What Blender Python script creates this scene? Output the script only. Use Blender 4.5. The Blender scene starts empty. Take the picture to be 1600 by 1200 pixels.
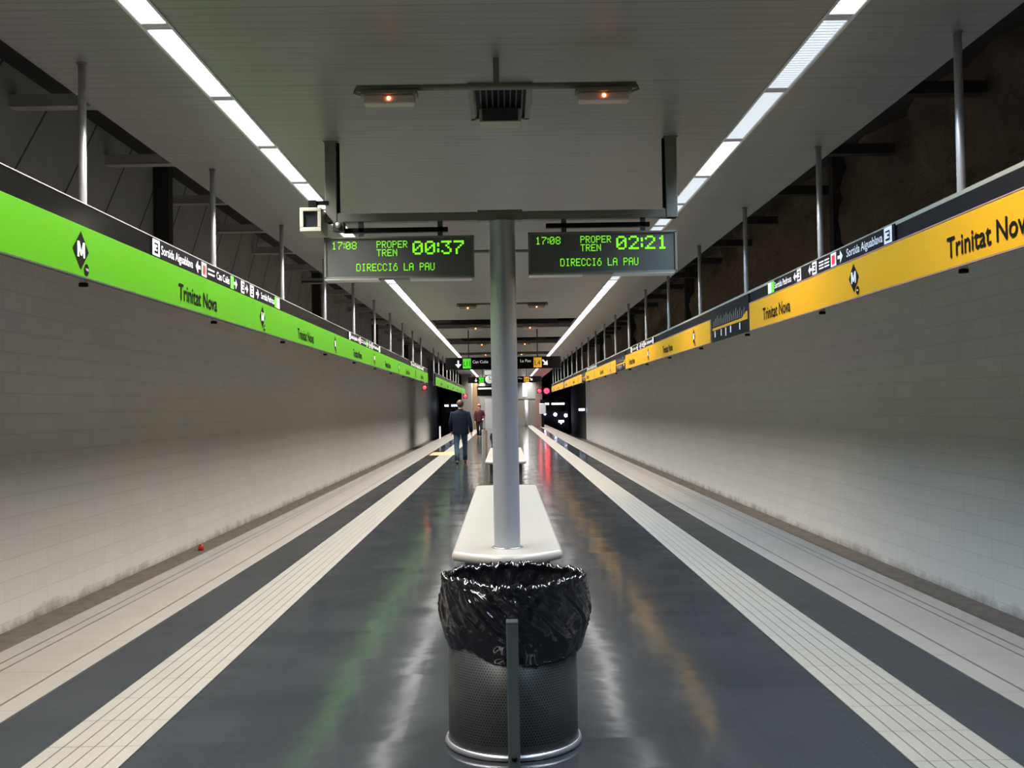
import bpy, bmesh, math, random
from mathutils import Vector, Matrix, noise
random.seed(7)
PI = math.pi
S = bpy.context.scene
COL = S.collection

# ------------------------------------------------------------------ camera
H = 1.55
F = 1600.0
def make_camera():
    cd = bpy.data.cameras.new('camera'); cd.sensor_width = 36; cd.lens = 36*F/1600
    cd.clip_start = 0.05; cd.clip_end = 400
    co = bpy.data.objects.new('camera', cd); COL.objects.link(co)
    th = math.radians(0.95)
    cy = Vector((-11, -35, -F)).normalized()
    u = Vector((-math.sin(th), math.cos(th), 0)); u = (u - cy*u.dot(cy)).normalized()
    cx = cy.cross(u)
    m = Matrix((cx, cy, u))          # rows = world axes in camera coords
    co.matrix_world = Matrix.Translation((0, 0, H)) @ m.to_4x4()
    S.camera = co
make_camera()
w = bpy.data.worlds.new('world'); S.world = w; w.use_nodes = True
w.node_tree.nodes['Background'].inputs[0].default_value = (0.55, 0.6, 0.7, 1)
w.node_tree.nodes['Background'].inputs[1].default_value = 0.003
S.view_settings.view_transform = 'Standard'
S.view_settings.look = 'None'
S.view_settings.gamma = 1
S.view_settings.exposure = 0.0
LIGHT_W = 80.0          # watts of one 1.3 m louvred fixture
CEIL = 3.65
PIT = -1.15

# ------------------------------------------------------------------ materials
def nt(name):
    m = bpy.data.materials.new(name); m.use_nodes = True
    t = m.node_tree; return m, t, t.nodes['Principled BSDF']
def node(t, typ, **k):
    n = t.nodes.new(typ)
    for a, b in k.items(): setattr(n, a, b)
    return n
def math_n(t, op, a, b=None, c=None):
    n = t.nodes.new('ShaderNodeMath'); n.operation = op
    for i, v in enumerate((a, b, c)):
        if v is None: continue
        if isinstance(v, (int, float)): n.inputs[i].default_value = v
        else: t.links.new(v, n.inputs[i])
    return n.outputs[0]
def mixc(t, fac, a, b, mode='MIX'):
    n = t.nodes.new('ShaderNodeMix'); n.data_type = 'RGBA'; n.blend_type = mode
    for sock, v in ((n.inputs[0], fac), (n.inputs[6], a), (n.inputs[7], b)):
        if isinstance(v, (int, float)): sock.default_value = v
        elif isinstance(v, tuple): sock.default_value = v if len(v) == 4 else v + (1,)
        else: t.links.new(v, sock)
    return n.outputs[2]
def coords(t):
    tc = node(t, 'ShaderNodeTexCoord'); sp = node(t, 'ShaderNodeSeparateXYZ')
    t.links.new(tc.outputs['Object'], sp.inputs[0]); return tc.outputs['Object'], sp
def noise_n(t, vec, scale, detail=3, rough=.5):
    n = node(t, 'ShaderNodeTexNoise'); n.inputs['Scale'].default_value = scale
    n.inputs['Detail'].default_value = detail; n.inputs['Roughness'].default_value = rough
    if vec is not None: t.links.new(vec, n.inputs['Vector'])
    return n.outputs['Fac']
def bump(t, h, strength, dist, bsdf):
    b = node(t, 'ShaderNodeBump'); b.inputs['Strength'].default_value = strength
    b.inputs['Distance'].default_value = dist; t.links.new(h, b.inputs['Height'])
    t.links.new(b.outputs[0], bsdf.inputs['Normal']); return b
def mat(name, c, rough=.5, metal=0, var=.06, nscale=14, spec=.5, emit=0, bmp=0):
    m, t, b = nt(name)
    b.inputs['Roughness'].default_value = rough; b.inputs['Metallic'].default_value = metal
    b.inputs['Specular IOR Level'].default_value = spec
    vec, sp = coords(t); n = noise_n(t, vec, nscale)
    dark = tuple(x*(1-var) for x in c); lite = tuple(min(1, x*(1+var)) for x in c)
    o = mixc(t, n, dark, lite); t.links.new(o, b.inputs['Base Color'])
    if emit:
        b.inputs['Emission Color'].default_value = c + (1,); b.inputs['Emission Strength'].default_value = emit
    if bmp: bump(t, n, bmp, .01, b)
    return m
def emis(name, c, s):
    m, t, b = nt(name); b.inputs['Base Color'].default_value = tuple(x*.5 for x in c)+(1,)
    b.inputs['Emission Color'].default_value = c+(1,); b.inputs['Emission Strength'].default_value = s
    return m
def line_mask(t, coord, period, width, offset=0.0):
    """1 on the line, 0 elsewhere"""
    a = math_n(t, 'ADD', coord, offset + 1000*period)
    a = math_n(t, 'MODULO', a, period)
    a = math_n(t, 'SUBTRACT', a, period/2); a = math_n(t, 'ABSOLUTE', a)
    return math_n(t, 'GREATER_THAN', a, period/2 - width/2)
def at_mask(t, coord, pos, width):
    a = math_n(t, 'SUBTRACT', coord, pos); a = math_n(t, 'ABSOLUTE', a)
    return math_n(t, 'LESS_THAN', a, width/2)

def floor_mat():
    m, t, b = nt('dark_polished_stone'); vec, sp = coords(t)
    X, Y = sp.outputs[0], sp.outputs[1]
    lx = line_mask(t, X, .42, .004, .08); ly = line_mask(t, Y, .40, .004)
    j = math_n(t, 'MAXIMUM', lx, ly)
    n1 = noise_n(t, vec, 1.3, 5, .6); n2 = noise_n(t, vec, 55, 3, .6)
    c = mixc(t, n1, (.011, .013, .015, 1), (.023, .026, .029, 1))
    c = mixc(t, math_n(t, 'MULTIPLY', n2, .3), c, (.03, .033, .036, 1))
    # per tile shade
    fx = math_n(t, 'FLOOR', math_n(t, 'DIVIDE', math_n(t, 'ADD', X, .08), .42)); fy = math_n(t, 'FLOOR', math_n(t, 'DIVIDE', Y, .40))
    cb = node(t, 'ShaderNodeCombineXYZ'); t.links.new(fx, cb.inputs[0]); t.links.new(fy, cb.inputs[1])
    wn = node(t, 'ShaderNodeTexWhiteNoise'); t.links.new(cb.outputs[0], wn.inputs[0])
    c = mixc(t, math_n(t, 'MULTIPLY', wn.outputs['Value'], .18), c, (.034, .038, .041, 1))
    c = mixc(t, math_n(t, 'MULTIPLY', j, .45), c, (.01, .01, .01, 1))
    t.links.new(c, b.inputs['Base Color'])
    r = math_n(t, 'MULTIPLY_ADD', n1, .13, .06); t.links.new(r, b.inputs['Roughness'])
    b.inputs['Specular IOR Level'].default_value = .34
    # slight tilt of every tile + gentle waviness
    sub = node(t, 'ShaderNodeVectorMath', operation='SUBTRACT'); t.links.new(wn.outputs['Color'], sub.inputs[0]); sub.inputs[1].default_value = (.5, .5, .5)
    mul = node(t, 'ShaderNodeVectorMath', operation='MULTIPLY'); t.links.new(sub.outputs[0], mul.inputs[0]); mul.inputs[1].default_value = (.011, .011, 0)
    hgt = math_n(t, 'ADD', math_n(t, 'MULTIPLY', noise_n(t, vec, 3.2, 2), 1.0), math_n(t, 'MULTIPLY', noise_n(t, vec, 22, 2), .05))
    bp = node(t, 'ShaderNodeBump'); bp.inputs['Strength'].default_value = .4; bp.inputs['Distance'].default_value = .005; t.links.new(hgt, bp.inputs['Height'])
    add = node(t, 'ShaderNodeVectorMath', operation='ADD'); t.links.new(bp.outputs[0], add.inputs[0]); t.links.new(mul.outputs[0], add.inputs[1])
    nrm = node(t, 'ShaderNodeVectorMath', operation='NORMALIZE'); t.links.new(add.outputs[0], nrm.inputs[0])
    t.links.new(nrm.outputs[0], b.inputs['Normal'])
    return m
def tactile_mat():      # local x from 0 at the inner edge, grooves run along y
    m, t, b = nt('cream_tactile_tiles'); vec, sp = coords(t)
    X, Y = sp.outputs[0], sp.outputs[1]
    g = line_mask(t, X, .073, .008, 0); j = line_mask(t, Y, .40, .006)
    n = noise_n(t, vec, 2.5, 5, .65); n2 = noise_n(t, vec, 30, 3)
    c = mixc(t, n, (.125, .118, .10, 1), (.18, .172, .152, 1))
    c = mixc(t, math_n(t, 'MULTIPLY', n2, .25), c, (.10, .09, .075, 1))
    c = mixc(t, math_n(t, 'MULTIPLY', g, .8), c, (.03, .028, .024, 1))
    c = mixc(t, math_n(t, 'MULTIPLY', j, .8), c, (.025, .022, .02, 1))
    t.links.new(c, b.inputs['Base Color']); b.inputs['Roughness'].default_value = .42
    hh = math_n(t, 'SUBTRACT', 1.0, math_n(t, 'MAXIMUM', g, j)); bump(t, hh, .5, .004, b)
    return m
def edge_mat():         # local x = distance from centreline
    m, t, b = nt('pale_platform_edge_slabs'); vec, sp = coords(t)
    X, Y = sp.outputs[0], sp.outputs[1]
    X = math_n(t, 'ABSOLUTE', X)
    g = math_n(t, 'MAXIMUM', at_mask(t, X, 2.71, .016), math_n(t, 'MAXIMUM', at_mask(t, X, 3.07, .014), at_mask(t, X, 3.16, .014)))
    j = line_mask(t, Y, .80, .006, .2)
    n = noise_n(t, vec, 1.6, 5, .65); n2 = noise_n(t, vec, 40, 3)
    c = mixc(t, n, (.115, .106, .094, 1), (.17, .158, .14, 1))
    c = mixc(t, math_n(t, 'MULTIPLY', n2, .25), c, (.09, .08, .07, 1))
    c = mixc(t, math_n(t, 'MULTIPLY', g, .8), c, (.02, .018, .017, 1))
    c = mixc(t, math_n(t, 'MULTIPLY', j, .7), c, (.03, .026, .023, 1))
    t.links.new(c, b.inputs['Base Color']); b.inputs['Roughness'].default_value = .5
    return m
def wall_mat(name, base):
    m, t, b = nt(name); vec, sp = coords(t)
    cb = node(t, 'ShaderNodeCombineXYZ'); t.links.new(sp.outputs[1], cb.inputs[0]); t.links.new(sp.outputs[2], cb.inputs[1])
    br = node(t, 'ShaderNodeTexBrick'); t.links.new(cb.outputs[0], br.inputs['Vector'])
    br.inputs['Scale'].default_value = 1; br.inputs['Brick Width'].default_value = .8; br.inputs['Row Height'].default_value = .26
    br.inputs['Mortar Size'].default_value = .006; br.inputs['Mortar Smooth'].default_value = .3
    c1 = tuple(x*1.0 for x in base); c2 = tuple(x*.955 for x in base)
    br.inputs['Color1'].default_value = c1+(1,); br.inputs['Color2'].default_value = c2+(1,); br.inputs['Mortar'].default_value = tuple(x*.80 for x in base)+(1,)
    n = noise_n(t, vec, .9, 6, .65)
    c = mixc(t, math_n(t, 'MULTIPLY', n, .32), br.outputs['Color'], tuple(x*.70 for x in base)+(1,))
    # grime along the foot of the wall
    z = sp.outputs[2]; d = math_n(t, 'MULTIPLY_ADD', noise_n(t, vec, 2.2, 5, .7), .42, -1.22)
    d = math_n(t, 'SUBTRACT', d, z); d = math_n(t, 'MULTIPLY', d, 4.5); 
    cl = math_n(t, 'MINIMUM', math_n(t, 'MAXIMUM', d, 0), 1)
    c = mixc(t, cl, c, (.20, .17, .14, 1))
    t.links.new(c, b.inputs['Base Color']); b.inputs['Roughness'].default_value = .55
    bump(t, br.outputs['Fac'], -.15, .004, b)
    return m
def ceil_mat():
    m, t, b = nt('grey_slatted_ceiling_panels'); vec, sp = coords(t)
    Y = sp.outputs[1]
    g = line_mask(t, Y, .10, .008); j = line_mask(t, Y, 1.30, .022, -.1)
    mp = node(t, 'ShaderNodeMapping'); mp.inputs['Scale'].default_value = (.15, 8, 1); t.links.new(vec, mp.inputs[0])
    n = noise_n(t, mp.outputs[0], 1.0, 3); n2 = noise_n(t, vec, .5, 4)
    c = mixc(t, n, (.20, .20, .192, 1), (.27, .27, .26, 1))
    c = mixc(t, math_n(t, 'MULTIPLY', n2, .3), c, (.24, .24, .23, 1))
    c = mixc(t, math_n(t, 'MULTIPLY', g, .55), c, (.09, .09, .085, 1))
    c = mixc(t, math_n(t, 'MULTIPLY', j, .30), c, (.12, .12, .11, 1))
    t.links.new(c, b.inputs['Base Color']); b.inputs['Roughness'].default_value = .42
    b.inputs['Metallic'].default_value = .25
    bump(t, g, -.4, .004, b)
    return m
def upper_left_mat():
    m, t, b = nt('dark_concrete_vault_panels'); vec, sp = coords(t)
    # slanted joints
    s = math_n(t, 'MULTIPLY_ADD', sp.outputs[2], -.9, sp.outputs[1])
    j = line_mask(t, s, 1.5, .05); n = noise_n(t, vec, 1.2, 5, .65)
    c = mixc(t, n, (.30, .295, .28, 1), (.50, .49, .46, 1)); c = mixc(t, math_n(t, 'MULTIPLY', j, .85), c, (.03, .03, .03, 1))
    t.links.new(c, b.inputs['Base Color']); b.inputs['Roughness'].default_value = .85; bump(t, n, .5, .05, b); return m
def upper_right_mat():
    m, t, b = nt('brown_rough_rock_lining'); vec, sp = coords(t)
    n = noise_n(t, vec, 1.8, 8, .75)
    c = mixc(t, n, (.12, .095, .075, 1), (.42, .31, .21, 1))
    t.links.new(c, b.inputs['Base Color']); b.inputs['Roughness'].default_value = .95; bump(t, n, 1, .3, b); return m
def mesh_bin_mat():
    m, t, b = nt('perforated_dark_metal')
    tc = node(t, 'ShaderNodeTexCoord'); sp = node(t, 'ShaderNodeSeparateXYZ'); t.links.new(tc.outputs['Object'], sp.inputs[0])
    ang = math_n(t, 'ARCTAN2', sp.outputs[1], sp.outputs[0]); u = math_n(t, 'MULTIPLY', ang, 22.0)     # 138 columns
    v = math_n(t, 'MULTIPLY', sp.outputs[2], 84.0)
    row = math_n(t, 'FLOOR', v); odd = math_n(t, 'MULTIPLY', math_n(t, 'MODULO', math_n(t, 'ADD', row, 1000), 2.0), .5)
    uu = math_n(t, 'SUBTRACT', math_n(t, 'FRACT', math_n(t, 'ADD', u, odd)), .5); vv = math_n(t, 'SUBTRACT', math_n(t, 'FRACT', v), .5)
    d = math_n(t, 'SQRT', math_n(t, 'ADD', math_n(t, 'MULTIPLY', uu, uu), math_n(t, 'MULTIPLY', vv, vv)))
    hole = math_n(t, 'LESS_THAN', d, .30)
    inz = math_n(t, 'GREATER_THAN', sp.outputs[2], .06); hole = math_n(t, 'MULTIPLY', hole, inz)
    c = mixc(t, hole, (.034, .038, .038, 1), (.003, .003, .003, 1)); t.links.new(c, b.inputs['Base Color'])
    b.inputs['Roughness'].default_value = .38; b.inputs['Metallic'].default_value = .3
    bump(t, hole, -.5, .003, b); return m
def diffuser_mat(name, c, s):
    m, t, b = nt(name); vec, sp = coords(t)
    g = line_mask(t, sp.outputs[1], .045, .012); e = math_n(t, 'MULTIPLY', math_n(t, 'SUBTRACT', 1.0, math_n(t, 'MULTIPLY', g, .6)), s)
    b.inputs['Base Color'].default_value = (.8, .8, .8, 1); b.inputs['Emission Color'].default_value = c+(1,)
    t.links.new(e, b.inputs['Emission Strength']); return m

M = dict(
 floor=floor_mat(), tactile=tactile_mat(), edge=edge_mat(),
 wall_l=wall_mat('white_painted_blocks', (.84, .82, .78)), wall_r=wall_mat('white_painted_blocks_cool', (.84, .84, .83)),
 ceil=ceil_mat(), upl=upper_left_mat(), upr=upper_right_mat(), binmesh=mesh_bin_mat(),
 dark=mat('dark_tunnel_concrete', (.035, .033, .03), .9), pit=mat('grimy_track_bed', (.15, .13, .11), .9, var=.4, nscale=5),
 face=mat('platform_edge_face', (.10, .095, .09), .8),
 green=mat('lime_green_panel', (.042, .172, .003), .4, var=.03, spec=.25), yellow=mat('amber_yellow_panel', (.35, .185, .005), .4, var=.03, spec=.25),
 black=mat('black_gloss_panel', (.004, .004, .004), .2, spec=.14), blackm=mat('black_matt', (.005, .005, .006), .5, spec=.08),
 ink=mat('black_lettering', (.003, .003, .003), .7, spec=.05), white=mat('white_lettering', (.45, .46, .48), .5, var=.02),
 red=mat('red_mark', (.55, .02, .03), .45), lgreen=mat('green_mark', (.08, .55, .03), .45), lyel=mat('amber_mark', (.85, .45, .02), .45),
 glowgreen=emis('backlit_green', (.10, .75, .03), .55), glowyel=emis('backlit_amber', (.85, .45, .03), .5), glowwhite=emis('self_lit_white', (.9, .9, .85), .55),
 steel=mat('brushed_steel_pole', (.50, .50, .53), .45, .55, var=.05), column=mat('blue_grey_painted_column', (.42, .44, .49), .36, .6, var=.05, nscale=6),
 frame=mat('olive_grey_painted_steel', (.16, .16, .135), .5, .1), darkmetal=mat('dark_grey_steel', (.055, .06, .062), .42, .35),
 post=mat('charcoal_painted_tube', (.038, .045, .048), .4, .1), rim=mat('worn_silver_rim', (.33, .34, .37), .3, .8, var=.15),
 bag=mat('glossy_black_plastic', (.004, .004, .006), .13, spec=.8, var=.02), stone=mat('cream_polished_stone', (.31, .298, .27), .28, var=.06, nscale=9),
 plinth=mat('dark_bench_pedestal', (.04, .042, .048), .5), beige=mat('beige_camera_housing', (.34, .33, .27), .45), lens=mat('dark_smoked_glass', (.02, .022, .028), .08),
 screen=mat('grey_smoked_display_glass', (.115, .122, .118), .25, var=.15, nscale=3), led=emis('green_led', (.25, .95, .02), 1.0),
 silver=mat('pale_aluminium_trim', (.55, .55, .52), .35, .6), lampglass=mat('frosted_pinkish_lamp_cover', (.5, .42, .36), .4),
 orange=emis('small_orange_lamp', (1.0, .20, .07), 20), redglow=emis('red_signal_lens', (1.0, .012, .03), 11), redglow2=emis('small_red_signal_lens', (1.0, .02, .03), 5),
 blueglow=emis('cold_white_tunnel_lamp', (.62, .75, 1.0), 6), headlight=emis('violet_white_headlight', (.72, .68, 1.0), 26), panelglow=emis('white_light_panel', (1, .95, .92), 5),
 tray=mat('white_enamel_tray', (.62, .62, .64), .4), joint=mat('lamp_end_cap', (.5, .49, .55), .5),
 diff=diffuser_mat('lit_louvre_diffuser', (1, .985, .97), 3.8), diffcool=diffuser_mat('lit_louvre_diffuser_cool', (.80, .90, 1.0), .85),
 navy=mat('navy_jacket_cloth', (.006, .009, .018), .95, spec=.1, var=.2), jeans=mat('blue_jeans_denim', (.018, .042, .078), .9, var=.25), skin=mat('skin', (.55, .33, .25), .55),
 hair=mat('dark_reddish_brown_hair', (.055, .022, .018), .7), shoe=mat('dark_leather_shoe', (.02, .017, .015), .5), maroon=mat('maroon_top_cloth', (.05, .006, .013), .9), trousers=mat('black_trousers_cloth', (.005, .005, .006), .9),
 auburn=mat('auburn_hair', (.30, .09, .05), .6), tan=mat('tan_painted_post', (.19, .12, .06), .5), endwall=mat('beige_grey_end_wall', (.15, .138, .12), .7, var=.15, nscale=1.5),
 lift=mat('pale_grey_lift_shaft', (.22, .23, .22), .35), brown=mat('brown_painted_column', (.16, .10, .09), .6), train=mat('dark_train_body', (.05, .05, .06), .35), yellowfloor=mat('ochre_floor_slab', (.30, .18, .06), .5),
)

# ------------------------------------------------------------------ mesh builder
class MB:
    def __init__(s): s.v = []; s.f = []; s.sm = []
    def add(s, vs, fs, smooth=False):
        o = len(s.v); s.v += [tuple(p) for p in vs]; s.f += [[i+o for i in f] for f in fs]; s.sm += [smooth]*len(fs); return s
    def box(s, x0, x1, y0, y1, z0, z1):
        vs = [(x, y, z) for z in (z0, z1) for y in (y0, y1) for x in (x0, x1)]
        return s.add(vs, [(0, 2, 3, 1), (4, 5, 7, 6), (0, 1, 5, 4), (2, 6, 7, 3), (0, 4, 6, 2), (1, 3, 7, 5)])
    def quad(s, a, b, c, d): return s.add([a, b, c, d], [(0, 1, 2, 3)])
    def tube(s, pts, rads, n=14, caps=True, flat=None):
        pts = [Vector(p) for p in pts]
        if isinstance(rads, (int, float)): rads = [rads]*len(pts)
        vs = []; fs = []; up = None
        for i, p in enumerate(pts):
            d = (pts[min(i+1, len(pts)-1)] - pts[max(i-1, 0)]).normalized()
            if up is None:
                a = Vector((1, 0, 0)) if abs(d.x) < .9 else Vector((0, 1, 0))
            else: a = up
            b = d.cross(a).normalized(); a = b.cross(d).normalized(); up = a
            r = rads[i]; ra, rb = (r, r) if isinstance(r, (int, float)) else r
            for k in range(n):
                t = 2*PI*k/n; vs.append(p + a*(ra*math.cos(t)) + b*(rb*math.sin(t)))
        for i in range(len(pts)-1):
            for k in range(n):
                q = i*n+k; q2 = i*n+(k+1) % n; fs.append((q, q2, q2+n, q+n))
        if caps: fs += [tuple(range(n-1, -1, -1)), tuple((len(pts)-1)*n+k for k in range(n))]
        return s.add(vs, fs, True)
    def lathe(s, prof, n=32, cx=0, cy=0):
        vs = [(cx+r*math.cos(2*PI*k/n), cy+r*math.sin(2*PI*k/n), z) for r, z in prof for k in range(n)]
        fs = [(i*n+k, i*n+(k+1) % n, (i+1)*n+(k+1) % n, (i+1)*n+k) for i in range(len(prof)-1) for k in range(n)]
        return s.add(vs, fs, True)
    def ball(s, c, r, n=12, m=8, sc=(1, 1, 1)):
        vs = []; fs = []
        for i in range(m+1):
            a = PI*i/m
            for k in range(n):
                b = 2*PI*k/n; vs.append((c[0]+r*sc[0]*math.sin(a)*math.cos(b), c[1]+r*sc[1]*math.sin(a)*math.sin(b), c[2]+r*sc[2]*math.cos(a)))
        for i in range(m):
            for k in range(n): fs.append((i*n+k, (i+1)*n+k, (i+1)*n+(k+1) % n, i*n+(k+1) % n))
        return s.add(vs, fs, True)
    def prism(s, outline, z0, z1):
        n = len(outline); vs = [(x, y, z0) for x, y in outline]+[(x, y, z1) for x, y in outline]
        fs = [tuple(range(n-1, -1, -1)), tuple(range(n, 2*n))]+[(i, (i+1) % n, n+(i+1) % n, n+i) for i in range(n)]
        return s.add(vs, fs)
    def build(s, name, m, parent=None, loc=None, bevel=0, seg=2, smooth=None):
        me = bpy.data.meshes.new(name); me.from_pydata(s.v, [], s.f)
        me.polygons.foreach_set('use_smooth', s.sm if smooth is None else [smooth]*len(s.f))
        bm = bmesh.new(); bm.from_mesh(me)
        if len(bm.faces) < 60000:
            if not getattr(s, 'keep', False): bmesh.ops.recalc_face_normals(bm, faces=bm.faces)
        bm.to_mesh(me); bm.free()
        me.materials.append(m); o = bpy.data.objects.new(name, me); COL.objects.link(o)
        if parent: o.parent = parent
        if loc: o.location = loc
        if bevel:
            b = o.modifiers.new('bevel', 'BEVEL'); b.width = bevel; b.segments = seg; b.limit_method = 'ANGLE'; b.angle_limit = .6
        return o
def tag(o, label, cat, group=None, kind=None):
    o['label'] = label; o['category'] = cat
    if group: o['group'] = group
    if kind: o['kind'] = kind
    return o
def thing(name, label, cat, loc=(0, 0, 0), rz=0, group=None):
    o = bpy.data.objects.new(name, None); COL.objects.link(o); o.location = loc; o.rotation_euler.z = rz; o.empty_display_size = .1
    return tag(o, label, cat, group)
def struct(name, mb, m, loc=None, bevel=0):
    o = mb.build(name, m, None, loc, bevel); o['kind'] = 'structure'; return o
def dup(root, loc, label, group=None, rz=None):
    r = root.copy(); COL.objects.link(r); r.location = loc; r['label'] = label
    if group: r['group'] = group
    if rz is not None: r.rotation_euler.z = rz
    for ch in list(root.children):
        c = ch.copy(); COL.objects.link(c); c.parent = r
        for g in ch.children:
            d = g.copy(); COL.objects.link(d); d.parent = c
    return r
ORD = ['first', 'second', 'third', 'fourth', 'fifth', 'sixth', 'seventh', 'eighth', 'ninth', 'tenth', 'eleventh', 'twelfth', 'thirteenth', 'fourteenth', 'fifteenth', 'sixteenth', 'seventeenth', 'eighteenth', 'nineteenth', 'twentieth', 'twenty-first', 'twenty-second'] + ['twenty-'+q for q in ('third', 'fourth', 'fifth', 'sixth', 'seventh', 'eighth', 'ninth')] + ['thirtieth', 'thirty-first', 'thirty-second']

_txt = {}
def text_geo(s):
    if s not in _txt:
        cu = bpy.data.curves.new('t', 'FONT'); cu.body = s; cu.resolution_u = 3
        ob = bpy.data.objects.new('t', cu); COL.objects.link(ob)
        me = bpy.data.meshes.new_from_object(ob.evaluated_get(bpy.context.evaluated_depsgraph_get()))
        vs = [tuple(v.co) for v in me.vertices]; fs = [tuple(p.vertices) for p in me.polygons]
        bpy.data.objects.remove(ob); bpy.data.curves.remove(cu); bpy.data.meshes.remove(me)
        xs = [v[0] for v in vs]; x0 = min(xs); x1 = max(xs)
        _txt[s] = ([(((v[0]-x0)/(x1-x0)), v[1]/.72) for v in vs], fs)
    return _txt[s]
def put2d(mb, pts, fs, origin, right, up):
    """flat marks given as 2D points in metres on the plane origin + x*right + y*up"""
    o, r, u = Vector(origin), Vector(right), Vector(up)
    mb.add([o+r*p[0]+u*p[1] for p in pts], fs); return mb
def text2d(mb, s, x, y, width, height, fr, bold=0.0):
    vs, fs = text_geo(s)
    offs = [(0, 0)] if not bold else [(-bold, 0), (bold, 0), (0, bold), (0, -bold)]
    for k, (dx, dy) in enumerate(offs):
        o, r, u = fr; n = Vector(r).cross(Vector(u))
        put2d(mb, [(x+dx+v[0]*width, y+dy+v[1]*height) for v in vs], fs, Vector(o)+n*(.0003*k), r, u)
    return mb
def rect2d(mb, x0, x1, y0, y1, fr): return put2d(mb, [(x0, y0), (x1, y0), (x1, y1), (x0, y1)], [(0, 1, 2, 3)], *fr)
def poly2d(mb, pts, fr): return put2d(mb, pts, [tuple(range(len(pts)))], *fr)
def arrow2d(mb, cx, cy, s, ang, fr):
    P = [(-.5, -.11), (0.0, -.11), (0.0, -.42), (.5, 0), (0.0, .42), (0.0, .11), (-.5, .11)]
    c, d = math.cos(ang), math.sin(ang)
    pts = [(cx+s*(x*c-y*d), cy+s*(x*d+y*c)) for x, y in P]
    return put2d(mb, pts, [(0, 1, 5, 6), (1, 2, 3, 5), (3, 4, 5)], *fr)

# ------------------------------------------------------------------ structure
Y0, Y1 = -6.0, 84.0
struct('floor', MB().box(-3.29, 3.29, Y0, Y1, -.25, 0), M['floor'])
for s, nm in ((-1, 1), (1, 2)):
    a = MB().box(min(0, s*.438), max(0, s*.438), 0, Y1-Y0-2, 0, .004)
    struct('trim_%d' % nm, a, M['tactile'], (s*1.71, Y0, 0))
    e = MB().box(min(s*2.56, s*3.31), max(s*2.56, s*3.31), Y0, Y1, -.06, .005)
    struct('trim_%d' % (nm+2), e, M['edge'])
    struct('trim_%d' % (nm+4), MB().box(min(s*3.20, s*3.27), max(s*3.20, s*3.27), Y0, Y1, PIT, -.25), M['face'])
struct('trim_7', MB().box(-2.5, -1.66, 33.2, 35.4, .004, .007), M['yellowfloor'])  # thin ochre slab laid across the left tactile strip
struct('floor', MB().box(-6.6, 6.6, Y0, 150, PIT-.2, PIT), M['pit'])
struct('wall_left', MB().box(-6.55, -6.25, Y0, 94, PIT, 3.85), M['wall_l'])
struct('wall_right', MB().box(6.25, 6.55, Y0, 79, PIT, 3.85), M['wall_r'])
struct('wall_left', MB().box(-6.62, -6.30, Y0, 150, 3.85, 6.5), M['upl'])
def rock():
    mb = MB(); ny, nz = 360, 14; vs = []; fs = []
    for i in range(ny+1):
        for k in range(nz+1):
            y = Y0+(100-Y0)*i/ny; z = 3.85+2.7*k/nz
            vs.append((6.30+.30*noise.fractal(Vector((y*.9, z*1.1, 3)), 1, 2, 4), y, z))
    for i in range(ny):
        for k in range(nz):
            a = i*(nz+1)+k; fs.append((a, a+1, a+nz+2, a+nz+1))
    return mb.add(vs, fs, True)
struct('wall_right', rock(), M['upr'])
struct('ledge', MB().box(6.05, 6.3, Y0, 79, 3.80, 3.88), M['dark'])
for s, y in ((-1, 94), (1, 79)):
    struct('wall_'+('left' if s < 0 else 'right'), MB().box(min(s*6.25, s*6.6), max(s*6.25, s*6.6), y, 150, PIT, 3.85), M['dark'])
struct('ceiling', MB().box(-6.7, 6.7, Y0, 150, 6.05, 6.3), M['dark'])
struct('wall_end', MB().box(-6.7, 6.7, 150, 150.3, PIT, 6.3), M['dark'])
struct('wall_rear', MB().box(-6.7, 6.7, Y0-.3, Y0, PIT, 6.3), M['endwall'])
LX = 1.86; LW = .075
T = .10
for a, b in ((-2.79, -LX-LW), (LX+LW, 2.79)):
    struct('ceiling', MB().box(a, b, Y0, Y1, CEIL, CEIL+T), M['ceil'])
for a, b in ((Y0, 24.6), (27.3, 31.2), (34.2, 39.4), (41.5, Y1)):
    struct('ceiling', MB().box(-LX+LW, LX-LW, a, b, CEIL, CEIL+T), M['ceil'])
k = 0
y = 13.2-3.15*5
while y < 92:
    for s in (-1, 1):
        tag(MB().box(min(s*2.5, s*6.3), max(s*2.5, s*6.3), y-.10, y+.10, 5.50, 5.66).build('roof_beam', M['dark'] if s > 0 else M['upl']),
            'dark concrete roof beam above the %s track' % ('left' if s < 0 else 'right') if y > 22 or y < 12 else
            'dark roof beam over the %s track, %s visible from the frame edge' % (('left' if s < 0 else 'right'), ORD[max(0, int(round((y-13.2)/3.15)))]), 'beam', 'roof beams over the tracks')
    y += 3.15
for y in (3.4, 18.6, 33.8, 49, 64.2):
    for s in (-1, 1):
        p = MB().box(min(s*6.02, s*6.32), max(s*6.02, s*6.32), y-.12, y+.12, 3.85, 6.05).build('wall_rib', M['dark'])
        lr = 'left' if s < 0 else 'right'
        tag(p, {3.4: 'dark rib on the upper %s wall outside the frame', 18.6: 'nearest dark upright rib on the upper %s wall', 33.8: 'second dark upright rib on the upper %s wall',
                49: 'third dark upright rib on the upper %s wall', 64.2: 'farthest dark upright rib on the upper %s wall'}[y] % lr, 'rib', 'ribs on the upper walls')

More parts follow.
